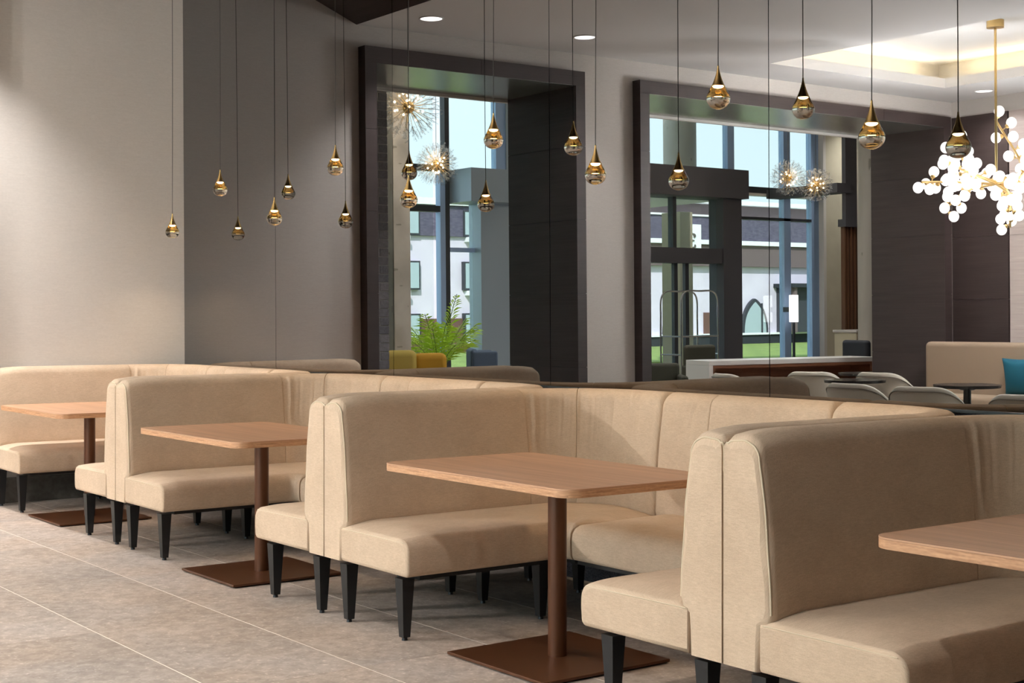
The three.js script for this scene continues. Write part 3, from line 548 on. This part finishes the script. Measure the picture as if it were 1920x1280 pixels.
// lobby downlights, high in the double-height ceiling
{
  const ring = new THREE.TorusGeometry(0.12, 0.01, 10, 40); ring.rotateX(Math.PI / 2); const disc = new THREE.CylinderGeometry(0.115, 0.115, 0.012, 40);
  for (const [x, z, w] of [[-2.5, 6, 'over the dark armchair'], [-2.5, 9, 'over the white desk'], [-2.5, 12, 'over the near-black chair'], [-5, 8, 'behind the pier between the openings'], [-5, 11, 'behind the white desk'], [-5, 15, 'over the white counter block'], [-8.0, 18.8, 'washing the pale sand wall']]) {
    const t = thing('downlight', `recessed downlight in the high lobby ceiling ${w}`, 'downlight', [x, 5.75, z], 0, 'lobby downlights');
    part('trim_ring', ring, M.whiteTrim, t, [0, -0.002, 0]); part('lamp_disc', disc, M.coolLed, t);
    const l = new THREE.SpotLight(new THREE.Color(1, 0.95, 0.88), 60, 0, 1.05, 0.7); l.position.set(x, 5.73, z); l.target.position.set(x, 0, z); l.castShadow = true; l.shadow.radius = 4; scene.add(l, l.target);
  }
}

// ---------------------------------------------------------------- branching globe chandelier in the tray
{
  const C = [2.28, 2.66, 7.7], t = thing('globe_chandelier', 'branching brass chandelier with many small glowing white globes', 'chandelier', C);
  part('canopy', rod([0, 4.225 - C[1], 0], [0, 4.302 - C[1], 0], 0.085, 0.085, 32), M.brass, t); part('rod', rod([0, 0, 0], [0, 4.24 - C[1], 0], 0.013, 0.013, 12), M.brass, t);
  const H = new THREE.Vector3(0.6, 0, 0.8), D = new THREE.Vector3(-0.8, 0, 0.6), Yv = new THREE.Vector3(0, 1, 0), V = (h, y, d) => new THREE.Vector3().addScaledVector(H, h).addScaledVector(Yv, y).addScaledVector(D, d);
  const globeGeo = new THREE.SphereGeometry(0.056, 20, 14); globeGeo.scale(0.92, 1.02, 0.92); const capGeo = new THREE.SphereGeometry(0.024, 12, 8);
  const branches = [[[0, 0, 0], [-0.38, 0.03, 0.1], [-0.74, 0.03, 0.05], 13], [[0, 0.02, 0], [-0.3, 0.12, -0.15], [-0.52, 0.46, -0.2], 9], [[0, 0, 0], [-0.25, -0.06, 0.2], [-0.45, -0.26, 0.32], 10], [[0, 0, 0], [-0.4, 0.1, -0.3], [-0.62, 0.16, -0.45], 10], [[0.02, 0, 0], [0.05, -0.1, -0.2], [0.02, -0.3, -0.35], 9], [[0, 0, 0], [0.3, 0.12, 0.1], [0.06, 0.68, 0.2], 12], [[0, 0, 0], [0.3, -0.02, -0.1], [0.72, 0.05, -0.15], 12], [[0, 0, 0], [0.2, -0.12, 0.2], [0.24, -0.42, 0.3], 9], [[0, 0, 0], [0.4, 0.1, 0.2], [0.6, 0.42, 0.4], 9], [[0, 0, 0], [0.3, -0.1, -0.3], [0.55, -0.3, -0.4], 8], [[0, 0, 0], [0.0, 0.04, 0.3], [-0.05, 0.05, 0.62], 9], [[0, 0, 0], [0.1, 0.02, -0.3], [0.12, 0.1, -0.6], 9]];
  const put = [];
  for (const [a, b, c, n] of branches) {
    const cv = new THREE.CatmullRomCurve3([V(...a), V(...b), V(...c)]); const br = part('branch', new THREE.TubeGeometry(cv, 20, 0.012, 8), M.brass, t);
    for (let k = 0; k < n; k++) {
      let g, p; for (let q = 0; q < 14; q++) { const f = 0.3 + 0.7 * ((k + rnd() * 0.6) / n); p = cv.getPoint(Math.min(1, f)); const a2 = rr(0, 6.28), e = rr(-1, 1), r = rr(0.085, 0.13); g = p.clone().add(new THREE.Vector3(Math.cos(a2) * Math.sqrt(1 - e * e), e, Math.sin(a2) * Math.sqrt(1 - e * e)).multiplyScalar(r)); if (put.every((o) => o.distanceTo(g) > 0.1)) break; }
      put.push(g); const gl = part('globe', globeGeo, M.globe, t, g.toArray()); const d = p.clone().sub(g);
      part('stem', rod([0, 0, 0], d.toArray(), 0.006, 0.006, 6), M.brass, gl); part('socket', capGeo, M.brass, gl, d.clone().setLength(0.052).toArray());
    }
  }
  for (const q of [14, 47, 60, 88]) { const l = new THREE.PointLight(new THREE.Color(1, 0.98, 0.96), 17); l.position.copy(put[q]).add(new THREE.Vector3(...C)); l.castShadow = true; l.shadow.radius = 2; scene.add(l); }
}
// ---------------------------------------------------------------- dandelion chandeliers in the lobby
{
  const bulbGeo = new THREE.SphereGeometry(0.0145, 10, 8), cr = new THREE.OctahedronGeometry(0.014, 0);
  [[-3, 3.78, 4.09, 0.36, 'largest dandelion chandelier, near the brick pier'], [-6, 3.53, 6.47, 0.29, 'small dandelion chandelier hanging lowest behind the narrow opening'], [-6.4, 3.75, 14.2, 0.3, 'dandelion chandelier higher of the pair behind the wide opening'], [-5.4, 3.52, 13.78, 0.27, 'dandelion chandelier lower of the pair behind the wide opening']].forEach(([x, y, z, R, label], q) => {
    const t = thing('dandelion_chandelier', label, 'chandelier', [x, y, z], 0, 'dandelion chandeliers');
    part('core', new THREE.SphereGeometry(R * 0.2, 24, 16), M.brass, t); part('cable', rod([0, 0, 0], [0, 5.76 - y, 0], 0.004, 0.004, 6), M.cord, t);
    const spokes = [], tips = [], wires = [], bulbs = []; const N = 110;
    for (let k = 0; k < N; k++) {
      const e = 1 - 2 * (k + 0.5) / N, a = k * 2.399963 + q, d = new THREE.Vector3(Math.cos(a) * Math.sqrt(1 - e * e), e, Math.sin(a) * Math.sqrt(1 - e * e)), r = R * rr(0.72, 0.8);
      spokes.push(rod([0, 0, 0], d.clone().multiplyScalar(r).toArray(), 0.0022, 0.0022, 4).toNonIndexed());
      for (let w = 0; w < 6; w++) { const tip = d.clone().multiplyScalar(R * rr(0.9, 1.02)).add(new THREE.Vector3(rr(-1, 1), rr(-1, 1), rr(-1, 1)).multiplyScalar(R * 0.12)); wires.push(rod(d.clone().multiplyScalar(r).toArray(), tip.toArray(), 0.0012, 0.0012, 3).toNonIndexed()); const c = cr.clone(); c.rotateX(k + w); c.translate(...tip.toArray()); tips.push(c); }
      if (hash(k * 3.7 + q) < 0.17) { bulbs.push(d.clone().multiplyScalar(R * 0.5)); part('bulb', bulbGeo, M.warmLed, t, bulbs[bulbs.length - 1].toArray()); }
    }
    const s = part('spokes', join(spokes), M.brass, t); part('wires', join(wires), M.chrome, s); const c = part('crystals', join(tips), M.crystal, t); c.userData.kind = 'stuff';
    for (const b of bulbs.slice(0, 2)) { const l = new THREE.PointLight(new THREE.Color(1, 0.85, 0.65), 5); l.position.set(x, y, z).add(b); l.castShadow = true; l.shadow.radius = 0.6; scene.add(l); }
  });
}
// ---------------------------------------------------------------- lounge furniture seen in the mirror
{
  // cream tub chair: back at -z, sitter faces +z
  const rows = []; for (let i = 0; i <= 44; i++) {
    const a = Math.PI + 0.35 - (i / 44) * (Math.PI + 0.7), f = Math.sin((i / 44) * Math.PI), top = 0.56 + 0.2 * smooth(0.15, 0.95, f), th = 0.07, R = 0.335, cx = Math.cos(a), cz = -Math.sin(a), e = Math.min(1, Math.min(i, 44 - i) / 3), ring = [];
    for (const [s, y] of [[0, 0.3], [0.01, (0.3 + top) / 2], [0, top - 0.04], [0.015, top - 0.012], [th / 2, top], [th - 0.015, top - 0.012], [th, top - 0.04], [th, 0.42], [th, 0.3]]) { const rad = (R - s - (1 - e) * (s - th / 2) * -0.4) * (1 + 0.10 * Math.max(0, (y - 0.3))); ring.push(new THREE.Vector3(cx * rad, y - (1 - e) * 0.02, cz * rad)); }
    rows.push(ring);
  }
  const shell = loft(rows), pip = tube(rows.filter((_, i) => i % 2 === 0).map((r) => { const p = r[2].clone(); p.x *= 1.004; p.z *= 1.004; return p.toArray(); }), 0.006, 60, 6);
  const seat = (() => { const g = new THREE.CylinderGeometry(0.27, 0.28, 0.14, 40); g.translate(0, 0.37, 0.02); return g; })(), foot = (sx, sz) => rod([sx * 0.2, 0.3, sz * 0.2], [sx * 0.25, 0, sz * 0.25], 0.014, 0.01, 10);
  [[2.5, 5.41, 0.0, 'cream tub chair seen over the mirrored bench, left of a matching one'], [3.22, 5.38, -0.25, 'cream tub chair seen over the mirrored bench below the nearest black table'], [4.46, 5.0, -0.3, 'cream tub chair cut off at the right edge of the mirror'], [0.35, 6.1, 0.3, 'cream tub chair nearest the end of the white desk'], [0.55, 7.0, -0.4, 'cream tub chair in front of the open side of the white desk'], [1.25, 7.32, -0.1, 'cream tub chair between the two round black tables']].forEach(([x, z, r, label]) => {
    const t = thing('tub_chair', label, 'chair', [x, 0, z], r, 'cream tub chairs');
    const s = part('back_shell', shell, M.cream, t); part('piping', pip, M.creamPiping, s); part('seat', seat, M.cream, t);
    for (const sx of [-1, 1]) for (const sz of [-1, 1]) part('leg', foot(sx, sz), M.blackMetal, t);
  });
}
{
  const top = (() => { const g = new THREE.CylinderGeometry(0.305, 0.3, 0.028, 48); g.translate(0, 0.692, 0); return g; })();
  [[1.42, 6.55, 'round black pedestal table, lower of the overlapping pair in the mirror'], [0.48, 7.87, 'round black pedestal table farther back, beside the desk end'], [2.78, 6.5, 'round black pedestal table in front of the high-backed sofa']].forEach(([x, z, label]) => {
    const t = thing('round_table', label, 'table', [x, 0, z], 0, 'round black tables'); part('table_top', top, M.tableBlack, t); part('column', rod([0, 0.012, 0], [0, 0.68, 0], 0.035, 0.035, 24), M.tableBlack, t); part('base', rod([0, 0, 0], [0, 0.014, 0], 0.22, 0.215, 40), M.tableBlack, t); part('top_flange', rod([0, 0.655, 0], [0, 0.68, 0], 0.06, 0.11, 24), M.tableBlack, t);
  });
  const s = thing('high_back_sofa', 'long high-backed beige sofa against the wall facing the mirror', 'sofa', [0.1, 0, 9.2]);
  part('backrest', bx(0, 3.0, 0.2, 1.02, 0.2, 0.36, 0.06), M.taupe, s); part('seat', bx(0, 3.0, 0.22, 0.42, -0.3, 0.2, 0.05), M.taupe, s); for (const x of [0.1, 2.9]) for (const z of [-0.24, 0.28]) part('leg', bx(x - 0.02, x + 0.02, 0, 0.22, z - 0.02, z + 0.02), M.blackMetal, s);
  const pillow = (w) => { const g = new THREE.BoxGeometry(w, w, 0.02, 18, 18, 2), p = g.attributes.position; for (let i = 0; i < p.count; i++) { const u = p.getX(i) / w * 2, v = p.getY(i) / w * 2, b = Math.sqrt(Math.max(0, (1 - u * u) * (1 - v * v))); p.setXYZ(i, p.getX(i) * (1 - 0.06 * (1 - v * v)), p.getY(i) * (1 - 0.06 * (1 - u * u)), Math.sign(p.getZ(i)) * (0.006 + 0.075 * b)); } g.computeVertexNormals(); return g; };
  const pg = pillow(0.42); for (const [x, y, label] of [[1.47, 0.635, 'teal cushion leaning on the beige high-backed sofa'], [2.5, 0.635, 'teal cushion at the hidden end of the beige sofa']]) { const c = thing('cushion', label, 'cushion', [x, y + 0.005, 9.31], 0, 'teal cushions'); const m = part('cover', pg, M.teal, c); m.rotation.x = -0.16; }
}
{
  const d = thing('desk', 'long white waterfall desk with a walnut-lined open side', 'desk', [-2.98, 0, 8.42], 0.226);
  part('desk_top', bx(0, 0.58, 0.70, 0.76, 0, 2.67, 0.004), M.quartz, d); part('end_panel', bx(0, 0.58, 0, 0.70, 0, 0.06), M.quartz, d); part('end_panel', bx(0, 0.58, 0, 0.70, 2.61, 2.67), M.quartz, d);
  part('walnut_lining', join([bx(0.02, 0.565, 0.66, 0.70, 0.06, 2.61), bx(0.02, 0.565, 0, 0.66, 0.06, 0.1), bx(0.02, 0.565, 0, 0.66, 2.57, 2.61)]), M.walnut, d); part('back_panel', bx(0.1, 0.14, 0, 0.66, 0.1, 2.57), M.walnut, d);
  // upholstered chairs of the lobby, back at -z in their own axes
  function chair(name, label, pos, turn, w, top, m, extra) {
    const t = thing(name, label, 'chair', pos, turn); const b = part('backrest', bx(-w / 2, w / 2, 0.34, top, -0.3, -0.2, 0.05), m, t); b.rotation.x = 0; part('seat', bx(-w / 2, w / 2, 0.3, 0.45, -0.22, 0.32, 0.05), m, t);
    for (const s of [-1, 1]) { if (extra !== 'plain') part('arm', bx(s * w / 2 - 0.04, s * w / 2 + 0.04, 0.3, 0.62, -0.28, 0.3, 0.035), m, t); for (const z of [-0.24, 0.26]) part('leg', rod([s * (w / 2 - 0.05), 0, z], [s * (w / 2 - 0.05), 0.31, z], 0.011, 0.014, 10), extra === 'brass' ? M.brass : M.blackMetal, t); }
    return t;
  }
  chair('desk_chair', 'near-black chair at the far end of the white desk', [-2.9, 0, 12.1], 0.25, 0.62, 0.96, M.ink);
  chair('lounge_chair', 'dark olive chair standing behind the white desk', [-4.1, 0, 10.0], Math.PI / 2, 0.62, 0.91, M.olive);
  chair('lounge_chair', 'dark armchair with brass legs left of the white desk', [-2.2, 0, 7.2], 2.2, 0.6, 0.76, M.olive, 'brass');
  const y = chair('armchair', 'mustard yellow armchair with a split rounded back beside the concrete column', [-3.5, 0, 4.5], Math.PI * 0.62, 0.82, 0.84, M.mustard); part('back_cushion', bx(-0.4, 0.02, 0.45, 0.93, -0.25, -0.08, 0.08), M.mustard, y); part('back_cushion', bx(-0.02, 0.42, 0.45, 0.97, -0.2, -0.04, 0.08), M.paleMustard, y);
  const n = chair('wing_chair', 'blue-grey wing chair facing away beside the palm', [-4.2, 0, 6.1], 0.5, 0.56, 0.95, M.navy); for (const s of [-1, 1]) part('wing', bx(s * 0.28 - 0.03, s * 0.28 + 0.03, 0.5, 0.92, -0.28, 0.05, 0.03), M.navy, n);
  const c = thing('white_pod', 'white counter block in front of the wood slats', 'counter', [-6.3, 0, 15.27]); part('body', bx(0, 0.5, 0, 1.0, 0, 0.8, 0.01), M.sandWall, c); part('counter_top', bx(-0.02, 0.52, 1.0, 1.045, -0.02, 0.82, 0.005), M.quartz, c);
  const st = thing('side_table', 'small dark side table beside the palm', 'table', [-6.0, 0, 6.75]); part('table_top', rod([0, 0.5, 0], [0, 0.525, 0], 0.25, 0.25, 32), M.tableBlack, st); part('column', rod([0, 0, 0], [0, 0.5, 0], 0.02, 0.02, 12), M.tableBlack, st); part('base', rod([0, 0, 0], [0, 0.012, 0], 0.16, 0.16, 24), M.tableBlack, st);
}
{
  // luggage cart with tall brass hoops
  const t = thing('luggage_cart', 'polished luggage cart with tall hoops behind the entrance doors', 'luggage cart', [-8.1, 0, 13.4]);
  part('platform', bx(-0.3, 0.3, 0.16, 0.22, -0.5, 0.5, 0.02), M.olive, t);
  for (const x of [-0.27, 0.27]) part('hoop', tube([[x, 0.2, -0.46], [x, 1.3, -0.46], [x, 1.66, -0.44], [x, 1.76, -0.34], [x, 1.77, 0], [x, 1.76, 0.34], [x, 1.66, 0.44], [x, 1.3, 0.46], [x, 0.2, 0.46]], 0.016, 70, 8), M.chrome, t);
  for (const y of [0.62, 0.95]) for (const z of [-0.46, 0.46]) part('crossbar', rod([-0.27, y, z], [0.27, y, z], 0.014, 0.014, 10), M.chrome, t);
  part('side_rail', rod([0.27, 0.95, -0.46], [0.27, 0.95, 0.46], 0.014, 0.014, 10), M.chrome, t);
  for (const x of [-0.25, 0.25]) for (const z of [-0.42, 0.42]) part('wheel', (() => { const g = new THREE.TorusGeometry(0.055, 0.022, 10, 24); g.rotateY(Math.PI / 2); return g; })(), M.blackMetal, t, [x, 0.077, z]);
  const s = thing('wall_light', 'upright glowing white light fitting beside the tall window mullion', 'lamp', [-8.7, 1.17, 16.72]); part('lamp_shade', bx(0, 0.1, 0, 0.54, 0, 0.17, 0.01), M.coolLed, s); part('bracket', bx(-0.25, 0, 0.2, 0.3, 0.1, 0.16), M.darkMullion, s); part('stem', bx(0.03, 0.07, -1.17, 0, 0.06, 0.1), M.darkMullion, s);
  const l = new THREE.PointLight(new THREE.Color(1, 0.97, 0.92), 2); l.position.set(-8.65, 1.44, 16.805); l.castShadow = true; l.shadow.radius = 1.5; scene.add(l);
}
{
  // potted palm
  const t = thing('potted_palm', 'leafy green palm in a dark pot in front of the lobby glazing', 'plant', [-7, 0, 7.15]);
  part('pot', new THREE.LatheGeometry([[0, 0], [0.17, 0], [0.2, 0.05], [0.23, 0.5], [0.215, 0.5], [0.2, 0.44], [0, 0.44]].map(([a, b]) => new THREE.Vector2(a, b)), 40), M.pot, t);
  for (let k = 0; k < 19; k++) {
    const a = k * 2.399 + 0.4, up = k < 5 ? 0.2 + 0.06 * k : rr(0.45, 1.0), len = rr(0.8, 1.1) * (k === 0 ? 1.3 : 1), pts = []; let p = new THREE.Vector3(Math.cos(a) * 0.04, 0.44, Math.sin(a) * 0.04), th = up * 0.45;
    for (let i = 0; i <= 12; i++) { pts.push(p.clone()); th += up * 0.11; p = p.clone().add(new THREE.Vector3(Math.cos(a) * Math.sin(th), Math.cos(th), Math.sin(a) * Math.sin(th)).multiplyScalar(len / 12)); }
    const cv = new THREE.CatmullRomCurve3(pts), fr = part('frond_stem', new THREE.TubeGeometry(cv, 20, 0.006, 5), M.stem, t), v = [], side = new THREE.Vector3(-Math.sin(a), 0, Math.cos(a));
    for (let i = 0; i < 20; i++) for (const s of [-1, 1]) {
      const f = 0.3 + 0.7 * i / 20, b = cv.getPoint(f), tg = cv.getTangent(f), L = 0.3 * Math.sin(Math.PI * (0.18 + 0.74 * (f - 0.3) / 0.7)) * rr(0.85, 1.15), dir = side.clone().multiplyScalar(s * 0.8).addScaledVector(tg, 0.65).add(new THREE.Vector3(0, rr(-0.25, 0.1), 0)).normalize(), nrm = new THREE.Vector3().crossVectors(dir, tg).normalize(), wd = tg.clone().multiplyScalar(0.014);
      const m1 = b.clone().addScaledVector(dir, L * 0.45), tip = b.clone().addScaledVector(dir, L).add(new THREE.Vector3(0, -0.22 * L, 0));
      const q = [b, m1.clone().add(wd), m1.clone().sub(wd), tip]; for (const ix of [[0, 1, 2], [1, 3, 2]]) for (const j of ix) v.push(q[j].x, q[j].y, q[j].z);
    }
    const g = new THREE.BufferGeometry(); g.setAttribute('position', new THREE.Float32BufferAttribute(v, 3)); g.computeVertexNormals(); part('leaflets', g, M.leaf, fr);
  }
}
renderer.render(scene, camera);
